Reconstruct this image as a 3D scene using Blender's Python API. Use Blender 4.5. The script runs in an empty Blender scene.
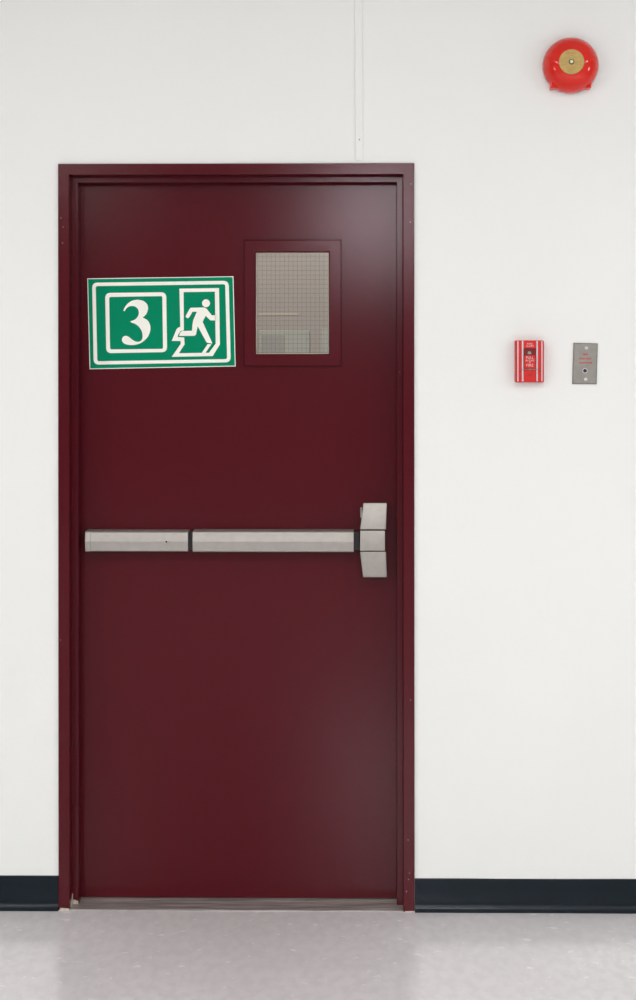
import bpy, bmesh, math, random
from mathutils import Vector, Euler, Matrix

random.seed(7)
S = bpy.context.scene
C = S.collection

# ------------------------------------------------------------------ camera
F_PX = 1559.35
CAM = Vector((0.37278, -4.5, 1.61508))
ROT = Euler((math.pi / 2 - 0.00099, 0.0005, 0.01274), 'XYZ')
SHX, SHY = -0.02716, -0.14622
cd = bpy.data.cameras.new('camera')
cam = bpy.data.objects.new('camera', cd)
C.objects.link(cam)
cam.location = CAM
cam.rotation_euler = ROT
cd.lens = 36.0 * F_PX / 1000.0
cd.sensor_width = 36.0
cd.sensor_fit = 'AUTO'
cd.shift_x, cd.shift_y = SHX, SHY
cd.clip_start = 0.05
S.camera = cam

# ------------------------------------------------------------------ colour management, world
S.view_settings.view_transform = 'Standard'
S.view_settings.look = 'None'
S.view_settings.gamma = 1.0
S.view_settings.use_curve_mapping = False
S.view_settings.exposure = -0.24
w = bpy.data.worlds.new('world')
S.world = w
w.use_nodes = True
w.node_tree.nodes['Background'].inputs[0].default_value = (0.85, 0.92, 1.0, 1)
w.node_tree.nodes['Background'].inputs[1].default_value = 0.3

CEIL = 3.35
# ------------------------------------------------------------------ ceiling lamps of the hall
LAMP_W = 52.0
LAMP_COL = (1.0, 1.0, 0.975)
def lamp(x, y, power, sx=0.6, sy=1.2, col=LAMP_COL, z=CEIL - 0.03):
    ld = bpy.data.lights.new('ceiling_lamp', 'AREA')
    ld.shape = 'RECTANGLE'
    ld.size, ld.size_y = sx, sy
    ld.energy = power
    ld.color = col
    o = bpy.data.objects.new('ceiling_lamp', ld)
    o.location = (x, y, z)
    C.objects.link(o)
    return o
for lx in (-2.3, 0.75, 3.8):
    for ly in (-3.5, -6.0, -8.5, -11.0):
        lamp(lx, ly, LAMP_W)
sheen_lamp = lamp(0.42, -12.45, 80.0, 0.6, 0.5, (0.97, 0.93, 1.0), 3.05)   # added area lamp for the sheen on the upper door; no window built
sheen_lamp.name = 'added_highlight_lamp'
sheen_lamp.rotation_euler = (math.pi / 2, 0, 0)
for wx, wy, sg in ((-4.15, -3.3, -1), (5.15, -2.6, 1)):               # added side lamps for the highlights on the bell; no windows built
    side_lamp = lamp(wx, wy, 36.0, 0.35, 0.9, (0.95, 0.98, 1.0), 1.6)
    side_lamp.name = 'added_highlight_lamp'
    side_lamp.rotation_euler = (math.pi / 2, 0, sg * math.pi / 2)
lamp(-0.1, 1.1, 56.0, 0.6, 1.2, (1.0, 0.97, 0.96))          # the room behind the door


def W(px, py, y):
    """point on the plane Y = y (metres) seen at a pixel of the photograph"""
    d = Vector(((px - 318.0 + SHX * 1000) / F_PX, -(py - 500.0 - SHY * 1000) / F_PX, -1.0))
    d = ROT.to_matrix() @ d
    t = (y - CAM.y) / d.y
    return CAM + d * t


# ------------------------------------------------------------------ materials
def srgb(r, g, b):
    def f(c):
        c /= 255.0
        return c / 12.92 if c <= 0.04045 else ((c + 0.055) / 1.055) ** 2.4
    return (f(r), f(g), f(b), 1.0)

def mat(name, col, rough=0.5, metal=0.0, spec=0.5, bump=None, var=None, coat=0.0, rough_var=None, stretch=None):
    m = bpy.data.materials.new(name)
    m.use_nodes = True
    nt = m.node_tree
    b = nt.nodes['Principled BSDF']
    b.inputs['Base Color'].default_value = col
    b.inputs['Roughness'].default_value = rough
    b.inputs['Metallic'].default_value = metal
    b.inputs['Specular IOR Level'].default_value = spec
    b.inputs['Coat Weight'].default_value = coat
    b.inputs['Coat Roughness'].default_value = 0.15
    tc = nt.nodes.new('ShaderNodeTexCoord')
    src = tc.outputs['Object']
    if stretch:
        mp = nt.nodes.new('ShaderNodeMapping')
        mp.inputs['Scale'].default_value = stretch
        nt.links.new(src, mp.inputs['Vector'])
        src = mp.outputs['Vector']
    if bump:
        n = nt.nodes.new('ShaderNodeTexNoise')
        n.inputs['Scale'].default_value = bump[0]
        n.inputs['Detail'].default_value = 4
        bp = nt.nodes.new('ShaderNodeBump')
        bp.inputs['Strength'].default_value = bump[1]
        bp.inputs['Distance'].default_value = bump[2]
        nt.links.new(src, n.inputs['Vector'])
        nt.links.new(n.outputs['Fac'], bp.inputs['Height'])
        nt.links.new(bp.outputs['Normal'], b.inputs['Normal'])
    if var:      # (scale, colour2, amount)
        n = nt.nodes.new('ShaderNodeTexNoise')
        n.inputs['Scale'].default_value = var[0]
        n.inputs['Detail'].default_value = 5
        r = nt.nodes.new('ShaderNodeMapRange')
        r.inputs['From Min'].default_value = 0.35
        r.inputs['From Max'].default_value = 0.65
        r.inputs['To Max'].default_value = var[2]
        mx = nt.nodes.new('ShaderNodeMix')
        mx.data_type = 'RGBA'
        mx.inputs[6].default_value = col
        mx.inputs[7].default_value = var[1]
        nt.links.new(src, n.inputs['Vector'])
        nt.links.new(n.outputs['Fac'], r.inputs['Value'])
        nt.links.new(r.outputs['Result'], mx.inputs[0])
        nt.links.new(mx.outputs[2], b.inputs['Base Color'])
    if rough_var:
        n = nt.nodes.new('ShaderNodeTexNoise')
        n.inputs['Scale'].default_value = rough_var[0]
        r = nt.nodes.new('ShaderNodeMapRange')
        r.inputs['To Min'].default_value = rough_var[1]
        r.inputs['To Max'].default_value = rough_var[2]
        nt.links.new(src, n.inputs['Vector'])
        nt.links.new(n.outputs['Fac'], r.inputs['Value'])
        nt.links.new(r.outputs['Result'], b.inputs['Roughness'])
    return m

M = {}
M['wall'] = mat('wall_paint', (0.79, 0.80, 0.785, 1), 0.6, bump=(90, 0.12, 0.002), var=(1.6, (0.775, 0.785, 0.77, 1), 1.0), spec=0.3)
M['ceiling'] = mat('ceiling_paint', (0.74, 0.74, 0.72, 1), 0.8, bump=(60, 0.1, 0.002))
M['hall_wall'] = mat('hall_wall_paint', (0.30, 0.30, 0.295, 1), 0.7)
M['paint'] = mat('maroon_gloss_paint', (0.074, 0.0050, 0.0096, 1), 0.14, spec=0.15, bump=(230, 0.14, 0.0008), stretch=(1, 1, 1.8))
M['sign_green'] = mat('green_vinyl', srgb(0, 130, 93), 0.4, spec=0.05, var=(4, srgb(0, 126, 90), 1.0))
M['sign_white'] = mat('white_vinyl', srgb(236, 235, 226), 0.4)
M['steel'] = mat('brushed_steel', (0.39, 0.365, 0.34, 1), 0.5, metal=0.6, rough_var=(30, 0.42, 0.56), var=(60, (0.35, 0.33, 0.305, 1), 0.6))
M['steel_plate'] = mat('satin_steel_plate', (0.27, 0.26, 0.235, 1), 0.45, metal=0.5, var=(40, (0.235, 0.225, 0.205, 1), 1.0))
M['screw'] = mat('bright_screw_steel', (0.50, 0.48, 0.45, 1), 0.3, metal=1.0)
M['dark'] = mat('black_plastic', (0.012, 0.010, 0.014, 1), 0.5)
M['rubber'] = mat('dark_blue_vinyl', (0.0050, 0.0100, 0.015, 1), 0.24, spec=0.22, bump=(25, 0.25, 0.004), var=(6, (0.006, 0.0115, 0.018, 1), 1.0))
M['red'] = mat('red_enamel', (0.66, 0.015, 0.006, 1), 0.08, spec=0.45)
M['red_plastic'] = mat('red_painted_metal', (0.58, 0.016, 0.012, 1), 0.35, spec=0.3, bump=(200, 0.1, 0.0005))
M['red_dark'] = mat('dark_red_recess', (0.20, 0.008, 0.010, 1), 0.5)
M['red_ink'] = mat('red_ink', (0.50, 0.012, 0.014, 1), 0.6, spec=0.2)
M['pale_ink'] = mat('pale_ink', (0.55, 0.50, 0.48, 1), 0.5)
M['brown_ink'] = mat('brown_ink', (0.30, 0.10, 0.03, 1), 0.5)
M['brass'] = mat('brass_label', (0.42, 0.29, 0.08, 1), 0.45, metal=0.25, var=(60, (0.37, 0.25, 0.07, 1), 1.0))
M['brass_nut'] = mat('pale_brass_nut', (0.50, 0.46, 0.28, 1), 0.4, metal=0.4)
M['silver'] = mat('silver_stripe', (0.54, 0.51, 0.54, 1), 0.32, metal=0.4)
M['bare'] = mat('bare_chipped_plaster', (0.42, 0.37, 0.31, 1), 0.8, bump=(120, 0.6, 0.003), var=(90, (0.6, 0.55, 0.48, 1), 1.0))
M['trunk'] = mat('painted_trunking', (0.80, 0.80, 0.785, 1), 0.5, bump=(60, 0.1, 0.001))
M['beyond'] = mat('beige_painted_wall', srgb(174, 162, 157), 0.8)
M['panel_pale'] = mat('pale_grey_panel', srgb(178, 175, 168), 0.6)
M['panel_mid'] = mat('mid_grey_panel', srgb(163, 158, 154), 0.6)
M['rail'] = mat('cream_rail', srgb(196, 182, 166), 0.6)
M['wire'] = mat('dull_wire', (0.10, 0.10, 0.09, 1), 0.6)
M['bead'] = mat('pale_glazing_bead', (0.55, 0.50, 0.42, 1), 0.6)

# metal threshold: streaky worn aluminium
M['threshold'] = mat('worn_aluminium', (0.50, 0.46, 0.44, 1), 0.40, metal=0.4, stretch=(3, 60, 60),
                     var=(2.2, (0.22, 0.19, 0.18, 1), 1.0), bump=(8, 0.3, 0.001))

# polished vinyl floor with small scuffs
def floor_mat():
    m = bpy.data.materials.new('polished_vinyl_floor')
    m.use_nodes = True
    nt = m.node_tree
    N = nt.nodes
    L = nt.links
    b = N['Principled BSDF']
    tc = N.new('ShaderNodeTexCoord')
    def noise(scale, detail, vec, stretch=None):
        n = N.new('ShaderNodeTexNoise')
        n.inputs['Scale'].default_value = scale
        n.inputs['Detail'].default_value = detail
        if stretch:
            mp = N.new('ShaderNodeMapping')
            mp.inputs['Scale'].default_value = stretch
            L.new(vec, mp.inputs['Vector'])
            vec = mp.outputs['Vector']
        L.new(vec, n.inputs['Vector'])
        return n.outputs['Fac']
    def rng(v, a, b_, c, d):
        r = N.new('ShaderNodeMapRange')
        for k, x in zip(('From Min', 'From Max', 'To Min', 'To Max'), (a, b_, c, d)):
            r.inputs[k].default_value = x
        L.new(v, r.inputs['Value'])
        return r.outputs['Result']
    def mix(f, c1, c2):
        x = N.new('ShaderNodeMix')
        x.data_type = 'RGBA'
        L.new(f, x.inputs[0])
        for i, c in ((6, c1), (7, c2)):
            if isinstance(c, tuple):
                x.inputs[i].default_value = c
            else:
                L.new(c, x.inputs[i])
        return x.outputs[2]
    o = tc.outputs['Object']
    big = rng(noise(1.7, 5, o), 0.35, 0.65, 0, 1)
    c = mix(big, (0.71, 0.68, 0.695, 1), (0.66, 0.63, 0.645, 1))
    mott = rng(noise(38, 5, o, (1, 0.55, 1)), 0.40, 0.62, 0, 0.45)
    c = mix(mott, c, (0.58, 0.545, 0.565, 1))
    scuff = rng(noise(30, 3, o, (0.8, 1.2, 1)), 0.66, 0.69, 0, 0.8)
    c = mix(scuff, c, (0.82, 0.78, 0.76, 1))
    L.new(c, b.inputs['Base Color'])
    L.new(rng(noise(9, 3, o), 0.3, 0.7, 0.15, 0.22), b.inputs['Roughness'])
    b.inputs['Specular IOR Level'].default_value = 0.8
    bp = N.new('ShaderNodeBump')
    bp.inputs['Strength'].default_value = 0.12
    bp.inputs['Distance'].default_value = 0.002
    L.new(noise(14, 3, o), bp.inputs['Height'])
    L.new(bp.outputs['Normal'], b.inputs['Normal'])
    return m
M['floor'] = floor_mat()

def glass_mat():
    m = bpy.data.materials.new('clear_glass')
    m.use_nodes = True
    nt = m.node_tree
    nt.nodes.remove(nt.nodes['Principled BSDF'])
    out = nt.nodes['Material Output']
    t = nt.nodes.new('ShaderNodeBsdfTransparent')
    t.inputs[0].default_value = (0.90, 0.92, 0.89, 1)
    g = nt.nodes.new('ShaderNodeBsdfGlossy')
    g.inputs['Roughness'].default_value = 0.06
    fr = nt.nodes.new('ShaderNodeFresnel')
    fr.inputs['IOR'].default_value = 1.5
    mx = nt.nodes.new('ShaderNodeMixShader')
    nt.links.new(fr.outputs[0], mx.inputs[0])
    nt.links.new(t.outputs[0], mx.inputs[1])
    nt.links.new(g.outputs[0], mx.inputs[2])
    nt.links.new(mx.outputs[0], out.inputs[0])
    return m
M['glass'] = glass_mat()


# ------------------------------------------------------------------ mesh helpers
def box(bm, x0, x1, y0, y1, z0, z1, bev=0.0, seg=2):
    b2 = bmesh.new()
    bmesh.ops.create_cube(b2, size=1.0)
    for v in b2.verts:
        v.co = Vector(((x0 + x1) / 2 + v.co.x * (x1 - x0), (y0 + y1) / 2 + v.co.y * (y1 - y0), (z0 + z1) / 2 + v.co.z * (z1 - z0)))
    if bev:
        bmesh.ops.bevel(b2, geom=b2.edges[:], offset=bev, segments=seg, affect='EDGES', profile=0.5)
    merge(bm, b2)

def merge(bm, b2):
    me = bpy.data.meshes.new('tmp')
    b2.to_mesh(me)
    b2.free()
    bm.from_mesh(me)
    bpy.data.meshes.remove(me)

def hexa(bm, front, back, bev=0.0, seg=2):
    """solid between two quads given in the same order"""
    b2 = bmesh.new()
    f = [b2.verts.new(p) for p in front]
    k = [b2.verts.new(p) for p in back]
    b2.faces.new(f)
    b2.faces.new(k[::-1])
    n = len(f)
    for i in range(n):
        j = (i + 1) % n
        b2.faces.new((f[i], k[i], k[j], f[j]))
    bmesh.ops.recalc_face_normals(b2, faces=b2.faces[:])
    if bev:
        bmesh.ops.bevel(b2, geom=b2.edges[:], offset=bev, segments=seg, affect='EDGES', profile=0.5)
    merge(bm, b2)

def extrude_x(bm, prof, x0, x1, bev=0.0, seg=2):
    hexa(bm, [(x0, y, z) for y, z in prof], [(x1, y, z) for y, z in prof], bev, seg)

def lathe(bm, prof, centre, n=96, axis='Y'):
    """prof: (radius, y) pairs; turned about the Y axis through centre"""
    rings = []
    for r, y in prof:
        if r < 1e-6:
            rings.append([bm.verts.new((centre[0], y + centre[1], centre[2]))])
        else:
            rings.append([bm.verts.new((centre[0] + r * math.cos(2 * math.pi * i / n), y + centre[1], centre[2] + r * math.sin(2 * math.pi * i / n))) for i in range(n)])
    for a, b in zip(rings, rings[1:]):
        for i in range(n):
            j = (i + 1) % n
            if len(a) == 1 and len(b) > 1:
                bm.faces.new((a[0], b[i], b[j]))
            elif len(b) == 1 and len(a) > 1:
                bm.faces.new((a[i], b[0], a[j]))
            elif len(a) > 1:
                bm.faces.new((a[i], b[i], b[j], a[j]))
    bmesh.ops.recalc_face_normals(bm, faces=bm.faces[:])

def obj(name, bm, m, parent=None, smooth=False, origin=None):
    me = bpy.data.meshes.new(name)
    if origin is not None:
        bmesh.ops.translate(bm, verts=bm.verts, vec=-Vector(origin))
    bm.to_mesh(me)
    bm.free()
    if smooth:
        for p in me.polygons:
            p.use_smooth = True
        try:
            me.set_sharp_from_angle(angle=math.radians(35))
        except Exception:
            pass
    me.materials.append(m)
    o = bpy.data.objects.new(name, me)
    if origin is not None:
        o.location = origin
    C.objects.link(o)
    if parent:
        o.parent = parent
        if origin is not None:      # keep the world place of the part
            o.location = Vector(origin) - world_loc(parent)
        else:
            o.location = -world_loc(parent)
    return o

def world_loc(o):
    v = Vector(o.location)
    while o.parent:
        o = o.parent
        v = v + o.location
    return v

def empty(name, loc):
    o = bpy.data.objects.new(name, None)
    o.empty_display_size = 0.05
    o.location = loc
    C.objects.link(o)
    return o

def tag(o, label=None, cat=None, group=None, kind=None):
    if label: o['label'] = label
    if cat: o['category'] = cat
    if group: o['group'] = group
    if kind: o['kind'] = kind
    return o

def struct(name, bm, m, label, cat, smooth=False):
    return tag(obj(name, bm, m, None, smooth), label, cat, kind='structure')

def curve_to_bm(cu):
    o = bpy.data.objects.new('tmp', cu)
    C.objects.link(o)
    dg = bpy.context.evaluated_depsgraph_get()
    dg.update()
    me = bpy.data.meshes.new_from_object(o.evaluated_get(dg))
    bpy.data.objects.remove(o)
    bpy.data.curves.remove(cu)
    bm = bmesh.new()
    bm.from_mesh(me)
    bpy.data.meshes.remove(me)
    return bm

def plate(bm, loops, y_front, thick):
    """filled outline (with holes) given as loops of (x, z), standing in the XZ plane"""
    cu = bpy.data.curves.new('outline', 'CURVE')
    cu.dimensions = '2D'
    cu.fill_mode = 'BOTH'
    cu.extrude = thick / 2
    for lp in loops:
        s = cu.splines.new('POLY')
        s.points.add(len(lp) - 1)
        for p, (x, z) in zip(s.points, lp):
            p.co = (x, z, 0, 1)
        s.use_cyclic_u = True
    b2 = curve_to_bm(cu)
    for v in b2.verts:
        x, z, t = v.co
        v.co = (x, y_front + thick / 2 - t, z)
    bmesh.ops.recalc_face_normals(b2, faces=b2.faces[:])
    merge(bm, b2)

def text(bm, s, cx, cz, y_front, height, width=None, thick=0.0004, rot=0.0, bold=0.0):
    """lettering facing the hall, capitals height tall, centred on cx, cz"""
    cu = bpy.data.curves.new('lettering', 'FONT')
    cu.body = s
    cu.size = 1.0
    cu.extrude = 0.001
    cu.resolution_u = 3
    cu.offset = bold
    b2 = curve_to_bm(cu)
    xs = [v.co.x for v in b2.verts]
    ys = [v.co.y for v in b2.verts]
    x0, x1, y0, y1 = min(xs), max(xs), min(ys), max(ys)
    k = height / (y1 - y0)
    kx = (width / (x1 - x0)) if width else k
    for v in b2.verts:
        lx = (v.co.x - (x0 + x1) / 2) * kx
        lz = (v.co.y - (y0 + y1) / 2) * k
        t = 0.0 if v.co.z > 0 else thick
        v.co = (cx + lx * math.cos(rot) - lz * math.sin(rot), y_front + t, cz + lx * math.sin(rot) + lz * math.cos(rot))
    merge(bm, b2)


# ================================================================== THE SETTING
YW = 0.008                    # wall surface; the door frame stands 8 mm proud of it
HW, HH = 0.515, 2.1606        # outer half width and height of the door frame
XL, XR, YB = -4.2, 5.2, -12.5
Y2 = 2.3                      # far wall of the room behind

bm = bmesh.new()
box(bm, XL, XR, YB, Y2, -0.1, 0.0)
struct('floor', bm, M['floor'], 'polished pale grey vinyl floor in front of the door', 'floor')
bm = bmesh.new()
box(bm, XL, XR, YB, Y2, CEIL, CEIL + 0.1)
struct('ceiling', bm, M['ceiling'], 'off-white ceiling of the hall above the door wall', 'ceiling')
bm = bmesh.new()
e = 0.004
box(bm, XL, -HW + e, YW, 0.155, 0.0, CEIL)
box(bm, HW - e, XR, YW, 0.155, 0.0, CEIL)
box(bm, -HW + e, HW - e, YW, 0.155, HH - e, CEIL)
bmesh.ops.remove_doubles(bm, verts=bm.verts, dist=1e-5)
struct('wall_front', bm, M['wall'], 'white painted wall around the maroon door', 'wall')
bm = bmesh.new(); box(bm, XL - 0.1, XL, YB, Y2, 0, CEIL)
struct('wall_left', bm, M['hall_wall'], 'grey side wall of the hall far left of the door', 'wall')
bm = bmesh.new(); box(bm, XR, XR + 0.1, YB, Y2, 0, CEIL)
struct('wall_right', bm, M['hall_wall'], 'grey side wall of the hall far right of the bell', 'wall')
bm = bmesh.new(); box(bm, XL, XR, YB - 0.1, YB, 0, CEIL)
struct('wall_back', bm, M['hall_wall'], 'grey wall at the far end of the hall opposite the door', 'wall')
bm = bmesh.new(); box(bm, XL, XR, Y2, Y2 + 0.1, 0, CEIL)
struct('wall_far', bm, M['beyond'], 'beige wall of the room seen through the wired glass', 'wall')

# cove baseboards: vinyl strip with a flared toe
def baseboard(name, x0, x1, label, top):
    prof = [(YW + 0.001, 0.0005), (YW - 0.016, 0.0005), (YW - 0.0155, 0.003), (YW - 0.011, 0.0065), (YW - 0.0068, 0.012),
            (YW - 0.0042, 0.020), (YW - 0.0032, 0.032), (YW - 0.003, top - .003), (YW - 0.002, top - .0005), (YW + 0.001, top)]
    n = max(2, int((x1 - x0) / 0.12))
    bm = bmesh.new()
    rows = []
    for i in range(n + 1):
        x = x0 + (x1 - x0) * i / n
        j = random.uniform(-0.0007, 0.0007)
        rows.append([bm.verts.new((x, y - (j if 0 < k < 9 else 0), z + (j if k > 6 else 0))) for k, (y, z) in enumerate(prof)])
    for a, b in zip(rows, rows[1:]):
        for k in range(len(prof) - 1):
            bm.faces.new((a[k], a[k + 1], b[k + 1], b[k]))
        bm.faces.new((a[-1], a[0], b[0], b[-1]))
    bm.faces.new(rows[0][::-1])
    bm.faces.new(rows[-1])
    bmesh.ops.recalc_face_normals(bm, faces=bm.faces[:])
    return struct(name, bm, M['rubber'], label, 'baseboard', smooth=True)
baseboard('baseboard_left', XL, -HW - 0.0005, 'dark blue-black vinyl cove baseboard left of the door frame', 0.0985)
baseboard('baseboard_right', HW + 0.0008, XR, 'dark blue-black vinyl cove baseboard right of the door frame', 0.0950)

# pressed steel door frame: rebated profile mitred round three sides
FP = [(0.0, 0.030), (0.0, 0.0012), (0.0012, 0.0), (0.0310, 0.0), (0.0322, 0.0012), (0.0322, 0.044), (0.0332, 0.045),
      (0.0492, 0.045), (0.0500, 0.0458), (0.0500, 0.0925), (0.0345, 0.0925), (0.0345, 0.160), (0.0, 0.160)]
bm = bmesh.new()
stations = []
for u, y in FP:
    stations.append([Vector((-HW + u, y, 0.0)), Vector((-HW + u, y, HH - u)), Vector((HW - u, y, HH - u)), Vector((HW - u, y, 0.0))])
vs = [[bm.verts.new(p) for p in st] for st in stations]
for i in range(len(FP)):
    j = (i + 1) % len(FP)
    for k in range(3):
        bm.faces.new((vs[i][k], vs[i][k + 1], vs[j][k + 1], vs[j][k]))
bm.faces.new([v[0] for v in vs])
bm.faces.new([v[3] for v in vs][::-1])
bmesh.ops.recalc_face_normals(bm, faces=bm.faces[:])
frame = struct('trim_1', bm, M['paint'], 'maroon steel door frame with stepped inner edge around the door', 'door frame')
# chipped, unpainted feet of the frame
def chips(spots, name, label):
    bm = bmesh.new()
    for (px, py, r) in spots:
        r *= 1.3
        c = W(px, py, 0.0)
        n = 7
        vs_ = []
        pts = [(c.x + r * random.uniform(.6, 1.2) * math.cos(2 * math.pi * i / n), c.z + r * random.uniform(.6, 1.3) * math.sin(2 * math.pi * i / n)) for i in range(n)]
        hexa(bm, [(x, -0.0003, z) for x, z in pts], [(x, 0.0002, z) for x, z in pts])
    o = obj(name, bm, M['bare'], frame)
    tag(o, label, kind='stuff')
    return o
chips([(408.5, 879.5, .0011), (406.5, 891.5, .0012), (409.5, 873, .0010), (411, 184, .0010), (410.5, 222, .0012), (61, 218, .0010),
       (63, 227, .0008), (62.5, 243, .0010), (408, 840, .0009), (410.5, 700, .0009), (60.5, 640, .0009), (399.6, 372.4, .0009)],
      'paint_chip', 'small pale chips in the maroon paint')
bm = bmesh.new()
a, b = W(59, 908, 0.0), W(69, 908, 0.0)
hexa(bm, [(a.x, -0.0016, 0.0), (b.x + .001, -0.0016, 0.0), (b.x + .001, -0.0006, 0.0055), (a.x + .004, -0.0006, 0.0075)],
     [(a.x, 0.002, 0.0), (b.x + .001, 0.002, 0.0), (b.x + .001, 0.002, 0.0055), (a.x + .004, 0.002, 0.0075)])
a, b = W(405, 911, 0.0), W(414.6, 911, 0.0)
hexa(bm, [(a.x, -0.0016, 0.0), (b.x, -0.0016, 0.0), (b.x, -0.0006, 0.0028), (a.x, -0.0006, 0.0022)],
     [(a.x, 0.002, 0.0), (b.x, 0.002, 0.0), (b.x, 0.002, 0.0028), (a.x, 0.002, 0.0022)])
# worn patch at the inside of the left foot
hexa(bm, [(-HW + .0325, 0.010, 0.0), (-HW + .0325, 0.047, 0.0), (-HW + .0325, 0.047, 0.036), (-HW + .0325, 0.028, 0.020)],
     [(-HW + .0335, 0.010, 0.0), (-HW + .0335, 0.047, 0.0), (-HW + .0335, 0.047, 0.036), (-HW + .0335, 0.028, 0.020)])
hexa(bm, [(-HW + .033, 0.0445, 0.0), (-HW + .049, 0.0445, 0.0), (-HW + .049, 0.0445, 0.012), (-HW + .034, 0.0445, 0.017)],
     [(-HW + .033, 0.046, 0.0), (-HW + .049, 0.046, 0.0), (-HW + .049, 0.046, 0.012), (-HW + .034, 0.046, 0.017)])
tag(obj('worn_foot', bm, M['bare'], frame), 'bare worn patches where the frame meets the floor')

# metal threshold between the jambs
bm = bmesh.new()
extrude_x(bm, [(0.003, 0.0003), (0.003, 0.0030), (0.012, 0.0036), (0.0735, 0.0036), (0.076, 0.0044), (0.150, 0.0044), (0.150, 0.0003)],
          -HW + 0.0325, HW - 0.0325)
struct('trim_2', bm, M['threshold'], 'worn grey metal threshold plate under the maroon door', 'threshold')

# rail on the far wall of the room behind
a, b = W(258.3, 315.3, Y2), W(298, 313.2, Y2)
bm = bmesh.new()
box(bm, a.x, b.x, Y2 - 0.0015, Y2 + 0.001, a.z, b.z, 0.0004)
struct('trim_3', bm, M['rail'], 'short cream rail on the beige wall behind the wired glass', 'rail')

# ================================================================== THE DOOR
YD = 0.0955                   # face of the door leaf
DX, DZ0, DZ1 = HW - 0.0375, 0.0058, HH - 0.0375
g0, g1 = W(255.6, 354.2, YD), W(329.2, 252.1, YD)       # glass opening
bm = bmesh.new()
hexa_pts = [(-DX, DZ0), (DX, DZ0), (DX, DZ1), (-DX, DZ1)]
hole = [(g0.x - .006, g0.z - .006), (g1.x + .006, g0.z - .006), (g1.x + .006, g1.z + .006), (g0.x - .006, g1.z + .006)]
for yy in (YD, YD + 0.045):
    o_ = [bm.verts.new((x, yy, z)) for x, z in hexa_pts]
    h_ = [bm.verts.new((x, yy, z)) for x, z in hole]
    for i in range(4):
        j = (i + 1) % 4
        bm.faces.new((o_[i], o_[j], h_[j], h_[i]))
    if yy == YD:
        of, hf = o_, h_
for i in range(4):
    j = (i + 1) % 4
    bm.faces.new((of[i], o_[i], o_[j], of[j]))
    bm.faces.new((hf[i], h_[i], h_[j], hf[j]))
bmesh.ops.recalc_face_normals(bm, faces=bm.faces[:])
door = struct('door_1', bm, M['paint'], 'maroon steel exit door with steel push bar and small wired glass window', 'door')

# raised frame round the glass
f0, f1 = W(243.9, 366.0, YD - .012), W(341.4, 239.7, YD - .012)
bm = bmesh.new()
i0, i1 = W(255.7, 354.1, YD - .012), W(329.0, 252.1, YD - .012)
prof = [(0, YD + .0005), (0, YD - .0100), (0.0022, YD - .0120), (0.92, YD - .0120), (1.0, YD - .0095), (1.0, YD + .012)]
rings = []
for u, y in prof:
    if u and u < 0.1:
        du = u
        r = [(f0.x + du, f0.z + du), (f1.x - du, f0.z + du), (f1.x - du, f1.z - du), (f0.x + du, f1.z - du)]
    else:
        r = [(f0.x + (i0.x - f0.x) * u, f0.z + (i0.z - f0.z) * u), (f1.x + (i1.x - f1.x) * u, f0.z + (i0.z - f0.z) * u),
             (f1.x + (i1.x - f1.x) * u, f1.z + (i1.z - f1.z) * u), (f0.x + (i0.x - f0.x) * u, f1.z + (i1.z - f1.z) * u)]
    rings.append([bm.verts.new((x, y, z)) for x, z in r])
for A, B in zip(rings, rings[1:]):
    for i in range(4):
        j = (i + 1) % 4
        bm.faces.new((A[i], A[j], B[j], B[i]))
bmesh.ops.recalc_face_normals(bm, faces=bm.faces[:])
glazing = obj('window_frame', bm, M['paint'], door)

bm = bmesh.new()
GY = YD + 0.010
box(bm, i0.x - .003, i1.x + .003, GY, GY + .006, i0.z - .003, i1.z + .003)
gl = obj('glass_pane', bm, M['glass'], glazing)
tag(gl, 'clear wired glass pane')
bm = bmesh.new()
x = i0.x + .005
while x < i1.x:
    box(bm, x - .00034, x + .00034, GY + .0028, GY + .0034, i0.z - .002, i1.z + .002)
    x += .0130
z = i0.z + .004
while z < i1.z:
    box(bm, i0.x - .002, i1.x + .002, GY + .0026, GY + .0032, z - .00034, z + .00034)
    z += .0135
tag(obj('wire_mesh', bm, M['wire'], glazing), 'fine square wire mesh inside the glass')
bm = bmesh.new()
t = .0022
for (x0, x1, z0, z1) in ((i0.x, i1.x, i0.z, i0.z + t), (i0.x, i1.x, i1.z - t, i1.z), (i0.x, i0.x + t, i0.z + t, i1.z - t), (i1.x - t, i1.x, i0.z + t, i1.z - t)):
    box(bm, x0, x1, GY - .0035, GY - .0002, z0, z1, .0006, 1)
tag(obj('glazing_bead', bm, M['bead'], glazing), 'thin pale bead round the glass')

# ---- push bar (exit device)
YB0 = YD                                   # mounted on the leaf
zt, zm, zb = W(200, 531.6, 0.04).z, W(200, 541.8, 0.032).z, W(200, 552.0, 0.04).z
X = lambda px, y=0.036: W(px, 541, y).x
bm = bmesh.new()
box(bm, X(86, .07), X(359.5, .07), 0.060, YB0 + .0002, zb + .004, zt - .004, .0015)
bar = tag(obj('push_bar', bm, M['dark'], door), 'dark backing rail of the push bar')

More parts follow.
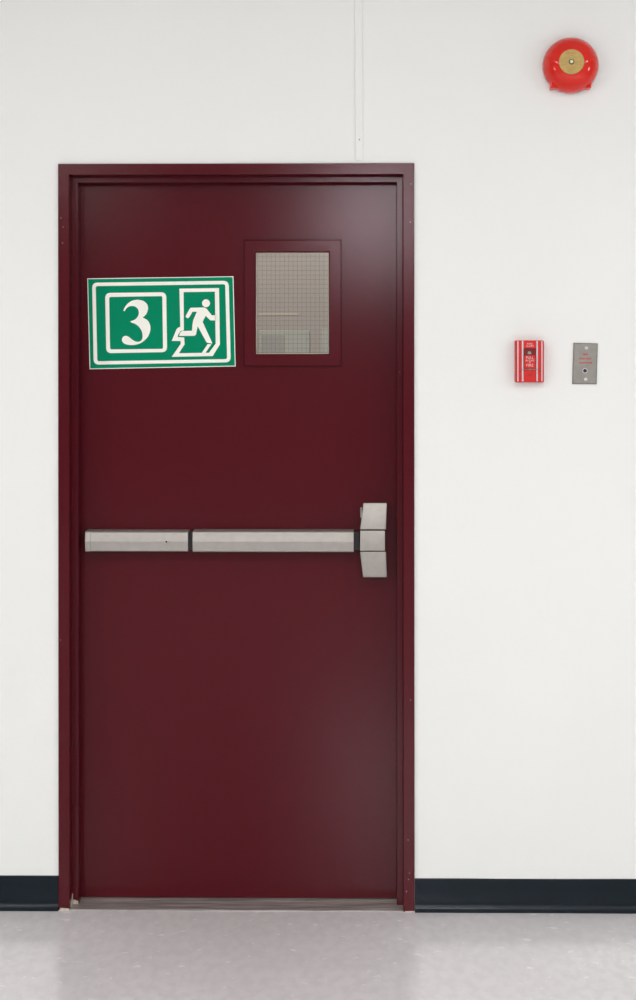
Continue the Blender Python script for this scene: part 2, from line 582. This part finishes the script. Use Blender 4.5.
def bar_profile(dz, yr):
    return [(YB0, zb - dz), (0.048, zb - dz), (0.0415, zb - dz + .0025), (yr, zm), (0.0415, zt + dz - .0030), (0.048, zt + dz), (YB0, zt + dz)]
bm = bmesh.new()
extrude_x(bm, bar_profile(0.0, 0.0375), X(90.3), X(187.7), .0004, 1)
cover = tag(obj('side_cover', bm, M['steel'], bar), 'short fixed cover of brushed steel with a key hole')
bm = bmesh.new()
extrude_x(bm, bar_profile(0.0006, 0.0368), X(84.8), X(90.3) - .0003, .001, 2)
obj('end_cap', bm, M['steel'], bar)
bm = bmesh.new()
extrude_x(bm, bar_profile(0.0010, 0.0372), X(192.4), X(353.6), .0004, 1)
tag(obj('push_pad', bm, M['steel'], bar), 'long brushed steel pad that pushes in')
c = W(166.4, 541.6, 0.037)
bm = bmesh.new()
lathe(bm, [(0.0028, -0.0010), (0.0044, -0.0010), (0.0048, 0.0), (0.0048, 0.004)], (c.x, 0.0370, c.z), 24)
obj('keyhole_ring', bm, M['screw'], bar, True)
bm = bmesh.new()
lathe(bm, [(0.0, -0.0011), (0.0032, -0.0011), (0.0032, 0.004)], (c.x, 0.0370, c.z), 24)
tag(obj('keyhole', bm, M['dark'], bar), 'black key hole')

# latch case: three steel blocks
def P(px, py, y):
    v = W(px, py, y)
    return (v.x, y, v.z)
bm = bmesh.new()
hexa(bm, [P(359.9, 550.8, .024), P(385.0, 550.8, .024), P(385.0, 530.6, .024), P(360.2, 530.6, .024)],
     [P(359.9, 550.8, .09), P(384.6, 550.8, .09), P(384.6, 530.6, .09), P(360.2, 530.6, .09)], .0016, 3)
case = obj('latch_case', bm, M['steel'], bar, True)
tag(case, 'middle block of the steel latch case')
bm = bmesh.new()
hexa(bm, [P(360.0, 529.6, .026), P(386.0, 529.6, .026), P(387.1, 502.8, .036), P(363.3, 502.8, .036)],
     [P(360.8, 529.6, .0950), P(385.4, 529.6, .0950), P(386.0, 503.5, .0950), P(363.6, 503.5, .0950)], .0028, 4)
tag(obj('latch_cover', bm, M['steel'], bar, True), 'upper tapered block of the latch case')
bm = bmesh.new()
hexa(bm, [P(363.0, 577.4, .036), P(387.0, 577.4, .036), P(386.0, 551.6, .026), P(359.9, 551.6, .026)],
     [P(363.4, 576.6, .0950), P(386.2, 576.6, .0950), P(385.4, 551.6, .0950), P(360.6, 551.6, .0950)], .0028, 4)
tag(obj('latch_cover', bm, M['steel'], bar, True), 'lower tapered block of the latch case')
bm = bmesh.new()
a, b = W(360.4, 517.5, .06), W(361.2, 508.5, .06)
box(bm, a.x, b.x + .002, .055, .0953, a.z, b.z, .0003)
obj('latch_pin', bm, M['steel'], bar)

# ================================================================== EXIT SIGN (vinyl sticker on the door)
TH = 0.0006
YS = YD - TH
def m1(pts, s, ox, oy):
    r = []
    for x, y in pts:
        v = W(ox + x / s, oy + y / s, YS)
        r.append((v.x, v.z))
    return r
sign_o = W(161.5, 322.5, YS)
sign = tag(empty('exit_sign', (sign_o.x, YD, sign_o.z)),
           'green and white exit sign sticker with number 3 and running figure on the maroon door', 'sign')
sign_corners = [(87.3, 278.4), (233.4, 276.3), (235.6, 366.4), (89.6, 369.2)]
bm = bmesh.new()
plate(bm, [[(W(x, y, YS).x, W(x, y, YS).z) for x, y in sign_corners]], YS, TH - 0.0001)
tag(obj('sign_backing', bm, M['sign_white'], sign), 'white vinyl edge of the sticker')
k = 0.75
ins = [(87.3 + k, 278.4 + k), (233.4 - k, 276.3 + k), (235.6 - k, 366.4 - k), (89.6 + k, 369.2 - k)]
bm = bmesh.new()
plate(bm, [[(W(x, y, YS).x, W(x, y, YS).z) for x, y in ins]], YS - .00015, .0003)
tag(obj('sign_face', bm, M['sign_green'], sign), 'green vinyl face')

def rounded(corners, r, n=8):
    """corners of a quad, rounded with radius r"""
    out = []
    m = len(corners)
    for i in range(m):
        p = Vector(corners[i]); a = (Vector(corners[i - 1]) - p).normalized(); b = (Vector(corners[(i + 1) % m]) - p).normalized()
        s, e_ = p + a * r, p + b * r
        for t in range(n + 1):
            t /= n
            q = s * (1 - t) ** 2 + p * 2 * t * (1 - t) + e_ * t * t
            # a little fuller than a parabola, like a true arc
            out.append((q.x, q.y))
    return out
YI = YS - .0004
def ink(name, loops, s, ox, oy, label=None):
    bm = bmesh.new()
    plate(bm, [m1(l, s, ox, oy) for l in loops], YI, .0003)
    o = obj(name, bm, M['sign_white'], sign)
    if label: o['label'] = label
    return o
ink('sign_border', [rounded([(64, 66), (575, 59), (583, 364), (70, 373)], 21), rounded([(77.5, 79), (562, 72), (569, 352), (83.5, 360)], 8)], 3.741, 75, 265,
    'white rounded border line')
ink('number_frame', [rounded([(47, 72), (602, 65), (610, 610), (57, 620)], 50), rounded([(83, 109), (566, 101), (573, 580), (92, 585)], 16)], 9.086, 100, 285,
    'white rounded square round the number')

def smooth_loop(pts, corners, n=5):
    out = []
    m = len(pts)
    for i in range(m):
        p0, p1, p2, p3 = (Vector(pts[(i + d) % m]) for d in (-1, 0, 1, 2))
        if i in corners: p0 = p1 - (p2 - p1) * 0.6
        if (i + 1) % m in corners: p3 = p2 + (p2 - p1) * 0.6
        for t in range(n):
            t /= n
            q = 0.5 * ((2 * p1) + (p2 - p0) * t + (2 * p0 - 5 * p1 + 4 * p2 - p3) * t * t + (3 * p1 - p0 - 3 * p2 + p3) * t ** 3)
            out.append((q.x, q.y))
    return out
three = [(212, 233), (224, 238), (240, 213), (263, 197), (292, 191), (322, 198), (345, 220), (353, 252), (345, 284), (320, 312),
         (276, 331), (284, 340), (320, 354), (355, 381), (378, 418), (388, 460), (383, 492), (365, 511), (340, 516), (312, 508),
         (285, 490), (262, 472), (236, 462), (214, 468), (202, 486), (202, 507), (213, 526), (236, 539), (275, 546), (322, 543),
         (367, 529), (407, 502), (436, 468), (453, 430), (459, 388), (450, 350), (430, 319), (389, 295), (415, 271), (431, 242),
         (437, 210), (430, 180), (412, 157), (384, 141), (345, 134), (305, 139), (270, 155), (240, 182), (223, 208)]
ink('numeral_three', [smooth_loop(three, {0, 1, 10, 37})], 9.086, 100, 285, 'white serif number 3')
ink('doorway_outline', [
    [(122, 73), (458, 68), (466, 546), (405, 645), (57, 652), (133, 543), (132, 517), (57, 517), (98, 418), (110, 405), (130, 396)],
    [(158, 103), (423, 99), (430, 540), (373, 617), (118, 621), (167, 545), (163, 487), (106, 483), (116, 455), (133, 433), (160, 426)]],
    8.48, 165, 280, 'white outline of a doorway with floor edge')
head = [(348 + 33.5 * math.cos(a * math.pi / 16), 197 + 33.5 * math.sin(a * math.pi / 16)) for a in range(32)]
ink('figure_head', [head], 8.48, 165, 280)
ink('figure_body', [[(176, 303), (211, 242), (220, 235), (330, 233), (345, 238), (356, 247), (397, 299), (430, 298), (432, 343), (385, 343),
                     (345, 303), (319, 355), (400, 532), (397, 542), (384, 536), (364, 534), (352, 528), (277, 392), (264, 460), (256, 470),
                     (240, 474), (121, 474), (122, 462), (130, 445), (146, 432), (229, 430), (234, 372), (240, 340), (270, 270), (234, 269),
                     (206, 316), (196, 324), (184, 322), (176, 313)]], 8.48, 165, 280, 'white running figure')
ink('figure_shadow', [[(362, 543), (394, 545), (342, 619), (310, 621)]], 8.48, 165, 280)

# ================================================================== FIRE BELL
bell_c = W(571.3, 65.0, -0.012)
R = 0.0795
bc = (bell_c.x, YW, bell_c.z)
bell = tag(empty('fire_bell', (bc[0], YW, bc[2])), 'round red fire alarm bell with brass label on the white wall', 'bell')
bm = bmesh.new()
q = [W(549.9, 89.0, -.012), W(590.9, 89.0, -.012)]
hx0, hx1, hz0 = q[0].x, q[1].x, q[0].z
side = hx1 - hx0
box(bm, hx0, hx1, YW - .030, YW, hz0, hz0 + side, .003)
obj('bell_box', bm, M['red'], bell)
prof = []
def tilt(b):
    bmesh.ops.rotate(b, cent=bc, matrix=Matrix.Rotation(-0.09, 3, 'Z'), verts=b.verts)
# gong: flat boss, swelling shoulder, rolled rim
G = [(0.0, -.0640), (0.018, -.0640), (0.030, -.0632), (0.038, -.0618), (0.046, -.0590), (0.054, -.0545), (0.062, -.0480), (0.069, -.0395),
     (0.0745, -.0290), (0.0780, -.0180), (0.0795, -.0080), (0.0795, -.0050), (0.0775, -.0050), (0.0755, -.0150), (0.060, -.0440), (0.030, -.0600), (0.0, -.0605)]
G = [(r_ * 1.01, y_) for r_, y_ in G]
bm = bmesh.new()
lathe(bm, G, (bc[0], YW - .006, bc[2]), 128)
tilt(bm)
gong = obj('gong', bm, M['red'], bell, True)
YG = YW - .006 - .0640
bm = bmesh.new()
lathe(bm, [(0.0, 0.0), (0.0350, 0.0), (0.0355, 0.0005), (0.0355, 0.003)], (bc[0] + .0005, YG - .0012, bc[2]), 64)
tilt(bm)
lab = obj('bell_label', bm, M['brass'], bell)
tag(lab, 'round brass coloured label')
bm = bmesh.new()
YL = YG - .0014
text(bm, 'FIRE BELL', bc[0], bc[2] + .0245, YL, .0040, .027)
for (dx, dz, s_, wd, ht) in ((0, .0175, 'VOLTAGE', .016, .0022), (0, .0125, 'MODEL  SERIES', .046, .0024), (-.020, -.008, 'CURRENT', .018, .0024),
                             (.021, -.008, 'VDC 24', .015, .0024), (.018, -.002, '24 VOLT', .018, .0022), (.0, -.0150, 'SIGNALLING', .030, .0022),
                             (0, -.0210, 'MADE FOR', .020, .0024), (-.004, -.0262, 'ALARM', .012, .0024)):
    text(bm, s_, bc[0] + dx, bc[2] + dz, YL, ht, wd)
tilt(bm)
obj('label_lettering', bm, M['brown_ink'], lab)
bm = bmesh.new()
lathe(bm, [(0.0, -.0050), (0.0040, -.0050), (0.0058, -.0040), (0.0062, 0.0)], (bc[0] + .0005, YG - .0012, bc[2]), 6)
tilt(bm)
obj('centre_nut', bm, M['brass_nut'], bell)
bm = bmesh.new()
lathe(bm, [(0.0, -.0002), (0.0078, -.0002), (0.0082, 0.0008)], (bc[0] + .0005, YG - .0014, bc[2]), 32)
tilt(bm)
tag(obj('washer', bm, M['dark'], bell), 'dark ring round the nut')

# ================================================================== FIRE ALARM PULL STATION
YP = YW - 0.032
p0, p1 = W(515.4, 382.4, YP + .003), W(544.0, 340.3, YP + .003)
cx, cz = (p0.x + p1.x) / 2, (p0.z + p1.z) / 2
hw, hh = (p1.x - p0.x) / 2, (p1.z - p0.z) / 2
pull = tag(empty('fire_alarm_pull_station', (cx, YW, cz)), 'red fire alarm pull station with silver stripes on the white wall', 'fire alarm')
s = hh * 2 / 680.0                     # scale of the close view: 680 units tall
def px_(u): return cx + (u - 310) * s
def pz_(v): return cz - (v - 418) * s
bm = bmesh.new()
# body built round the recessed window
rx0, rx1, rz1, rz0 = px_(212), px_(408), pz_(212), pz_(318)
box(bm, cx - hw, cx + hw, YP + .014, YW, cz - hh, cz + hh, .002)
box(bm, cx - hw, rx0, YP, YP + .018, cz - hh, cz + hh, .003)
box(bm, rx1, cx + hw, YP, YP + .018, cz - hh, cz + hh, .003)
box(bm, rx0 - .004, rx1 + .004, YP + .0003, YP + .018, rz1, cz + hh - .0006, .0012)
box(bm, rx0 - .004, rx1 + .004, YP + .0012, YP + .018, cz - hh + .0006, pz_(556), .0012)
obj('housing', bm, M['red_plastic'], pull)
bm = bmesh.new()
box(bm, rx0 - .001, rx1 + .001, YP + .012, YP + .0145, rz0 - .002, rz1 + .001)
rec = tag(obj('recess', bm, M['red_dark'], pull), 'dark red finger recess')
bm = bmesh.new()
box(bm, rx0 + .0006, rx1 - .0006, YP - .0022, YP + .016, pz_(540), rz0, .0015)
hd = tag(obj('pull_handle', bm, M['red_plastic'], pull), 'red pull handle with white lettering')
bm = bmesh.new()
plate(bm, [[(px_(u), pz_(v)) for u, v in ((278, 305), (283, 272), (297, 255), (320, 255), (335, 272), (342, 305))]], YP + .0085, .003)
obj('finger_grip', bm, M['steel_plate'], pull)
for (a_, b_) in ((106, 128), (180, 208), (414, 440), (494, 516)):
    bm = bmesh.new()
    box(bm, px_(a_), px_(b_), YP - .0010, YP + .004, cz - hh + .003, cz + hh - .001, .0006, 1)
    tag(obj('stripe', bm, M['silver'], pull), 'silver rib')
bm = bmesh.new()
for t_, v, wd, ht in (('FIRE', 135, 90, 26), ('ALARM', 170, 120, 26)):
    text(bm, t_, px_(312), pz_(v), YP - .0001, ht * s, wd * s)
tag(obj('lettering', bm, M['pale_ink'], pull), 'white words above the recess')
bm = bmesh.new()
for t_, v, wd, ht in (('PULL', 358, 118, 42), ('IN CASE', 405, 140, 30), ('OF', 436, 36, 24), ('FIRE', 480, 112, 42)):
    text(bm, t_, px_(310), pz_(v), YP - .0026, ht * s, wd * s)
tag(obj('handle_lettering', bm, M['pale_ink'], hd), 'white words on the handle')
bm = bmesh.new()
box(bm, px_(182), px_(440), YP - .0016, YP + .002, pz_(553), pz_(543), .0004)
lathe(bm, [(0.0, -.003), (0.0022, -.003), (0.0026, -.002), (0.0026, .002)], (px_(310), YP, pz_(548)), 20)
obj('break_rod', bm, M['steel_plate'], pull)
bm = bmesh.new()
text(bm, 'AFP', px_(315), pz_(635), YP + .0007, 26 * s, 80 * s)
tag(obj('logo', bm, M['red_dark'], pull), 'dark red mark on the lower plate')
for u in (155, 465):
    bm = bmesh.new()
    box(bm, px_(u - 22), px_(u + 22), YP - .0004, YP + .002, pz_(585), pz_(570), .0004, 1)
    obj('side_notch', bm, M['red_dark'], pull)

# ================================================================== FIREFIGHTER TELEPHONE PLATE
YT = YW - 0.006
c4 = [(573.6, 342.6), (598.0, 343.4), (596.9, 384.3), (572.2, 384.2)]
tc_ = W(585.2, 363.6, YT)
tel = tag(empty('telephone_jack_plate', (tc_.x, YW, tc_.z)), 'steel wall plate with red lettering and black jack hole, slightly tilted', 'wall plate')
bm = bmesh.new()
fr = [P(x, y, YT) for x, y in c4]
cxp, czp = sum(v[0] for v in fr) / 4, sum(v[2] for v in fr) / 4
frs = [(cxp + (v[0] - cxp) * .90, YT, czp + (v[2] - czp) * .94) for v in fr]
mid = [(v[0], YT + .0028, v[2]) for v in fr]
bk = [(v[0], YW, v[2]) for v in fr]
b2 = bmesh.new()
R3 = [[b2.verts.new(p) for p in r] for r in (frs, mid, bk)]
b2.faces.new(R3[0]); b2.faces.new(R3[2][::-1])
for A, B in zip(R3, R3[1:]):
    for i in range(4):
        j = (i + 1) % 4
        b2.faces.new((A[i], B[i], B[j], A[j]))
bmesh.ops.recalc_face_normals(b2, faces=b2.faces[:])
bmesh.ops.bevel(b2, geom=b2.edges[:], offset=.0006, segments=2, affect='EDGES')
merge(bm, b2)
obj('plate', bm, M['steel_plate'], tel)
sc = 16.74     # scale of the close view, origin (566, 338)
def T(u, v): return W(566 + u / sc, 338 + v / sc, YT)
for (u, v) in ((340, 170), (330, 692)):
    c = T(u, v)
    bm = bmesh.new()
    lathe(bm, [(0.0, -.0016), (0.0025, -.0014), (0.0046, -.0004), (0.0052, 0.0), (0.0052, .001)], (c.x, YT, c.z), 24)
    obj('screw', bm, M['screw'], tel, True)
c = T(318, 548)
bm = bmesh.new()
lathe(bm, [(0.0072, .001), (0.0072, -.0006), (0.0056, -.0008), (0.0054, .0005)], (c.x, YT, c.z), 32)
obj('jack_ring', bm, M['silver'], tel, True)
bm = bmesh.new()
lathe(bm, [(0.0, -.0003), (0.0055, -.0003), (0.0055, .001)], (c.x, YT, c.z), 32)
tag(obj('jack_hole', bm, M['dark'], tel), 'black round jack hole')
bm = bmesh.new()
for t_, v, wd in (('FIRE', 275, 88), ('FIGHTERS', 345, 200), ('TELEPHONE', 416, 226)):
    c = T(324, v)
    text(bm, t_, c.x, c.z, YT - .0002, 30 / sc / 345, wd / sc / 345, bold=0.02)
tag(obj('lettering', bm, M['red_ink'], tel), 'red words FIRE FIGHTERS TELEPHONE')

# ================================================================== CABLE TRUNKING above the door
bm = bmesh.new()
pb0, pb1 = W(355.4, 160.2, YW - .004), W(363.0, 160.2, YW - .004)
pt0, pt1 = W(354.6, 0, YW - .004), W(362.3, 0, YW - .004)
kz = (CEIL - pb0.z) / (pt0.z - pb0.z)
topx0, topx1 = pb0.x + (pt0.x - pb0.x) * kz, pb1.x + (pt1.x - pb1.x) * kz
hexa(bm, [(pb0.x, YW - .004, pb0.z), (pb1.x, YW - .004, pb0.z), (topx1, YW - .004, CEIL), (topx0, YW - .004, CEIL)],
     [(pb0.x, YW, pb0.z), (pb1.x, YW, pb0.z), (topx1, YW, CEIL), (topx0, YW, CEIL)], .0014, 3)
o = obj('cable_trunking', bm, M['wall'], None, True, origin=(pb0.x, YW, pb0.z))
tag(o, 'thin white cable trunking running up the wall above the door', 'cable trunking')
c = W(359.4, 139.6, YW - .004)
bm = bmesh.new()
lathe(bm, [(0.0, -.0004), (0.0020, -.0004), (0.0024, .0004)], (c.x, YW - .004, c.z), 16)
sc_o = obj('screw_head', bm, M['steel_plate'], o)

# ================================================================== behind the glass: plain pale panels on the far wall
def board(x0, x1, ytop, label, inset=None):
    a, b = W(x0, ytop, Y2 - .008), W(x1, ytop, Y2 - .008)
    zb_ = 0.95
    r = tag(empty('pale_panel', ((a.x + b.x) / 2, Y2, zb_)), label, 'notice board')
    bm = bmesh.new()
    box(bm, a.x, b.x, Y2 - .008, Y2, zb_, a.z, .002)
    obj('board_panel', bm, M['panel_pale'], r)
    if inset:
        c, d = W(inset[0], inset[2], Y2 - .010), W(inset[1], inset[2], Y2 - .010)
        bm = bmesh.new()
        box(bm, c.x, d.x, Y2 - .010, Y2 - .0075, zb_ + .08, c.z, .001)
        tag(obj('panel_inset', bm, M['panel_mid'], r), 'slightly darker grey inset')
board(258.8, 309.5, 330.3, 'pale grey panel with darker inset seen low through the wired glass', (261.5, 285, 334.8))
board(321.6, 352.0, 328.6, 'pale grey panel at the right edge of the wired glass')
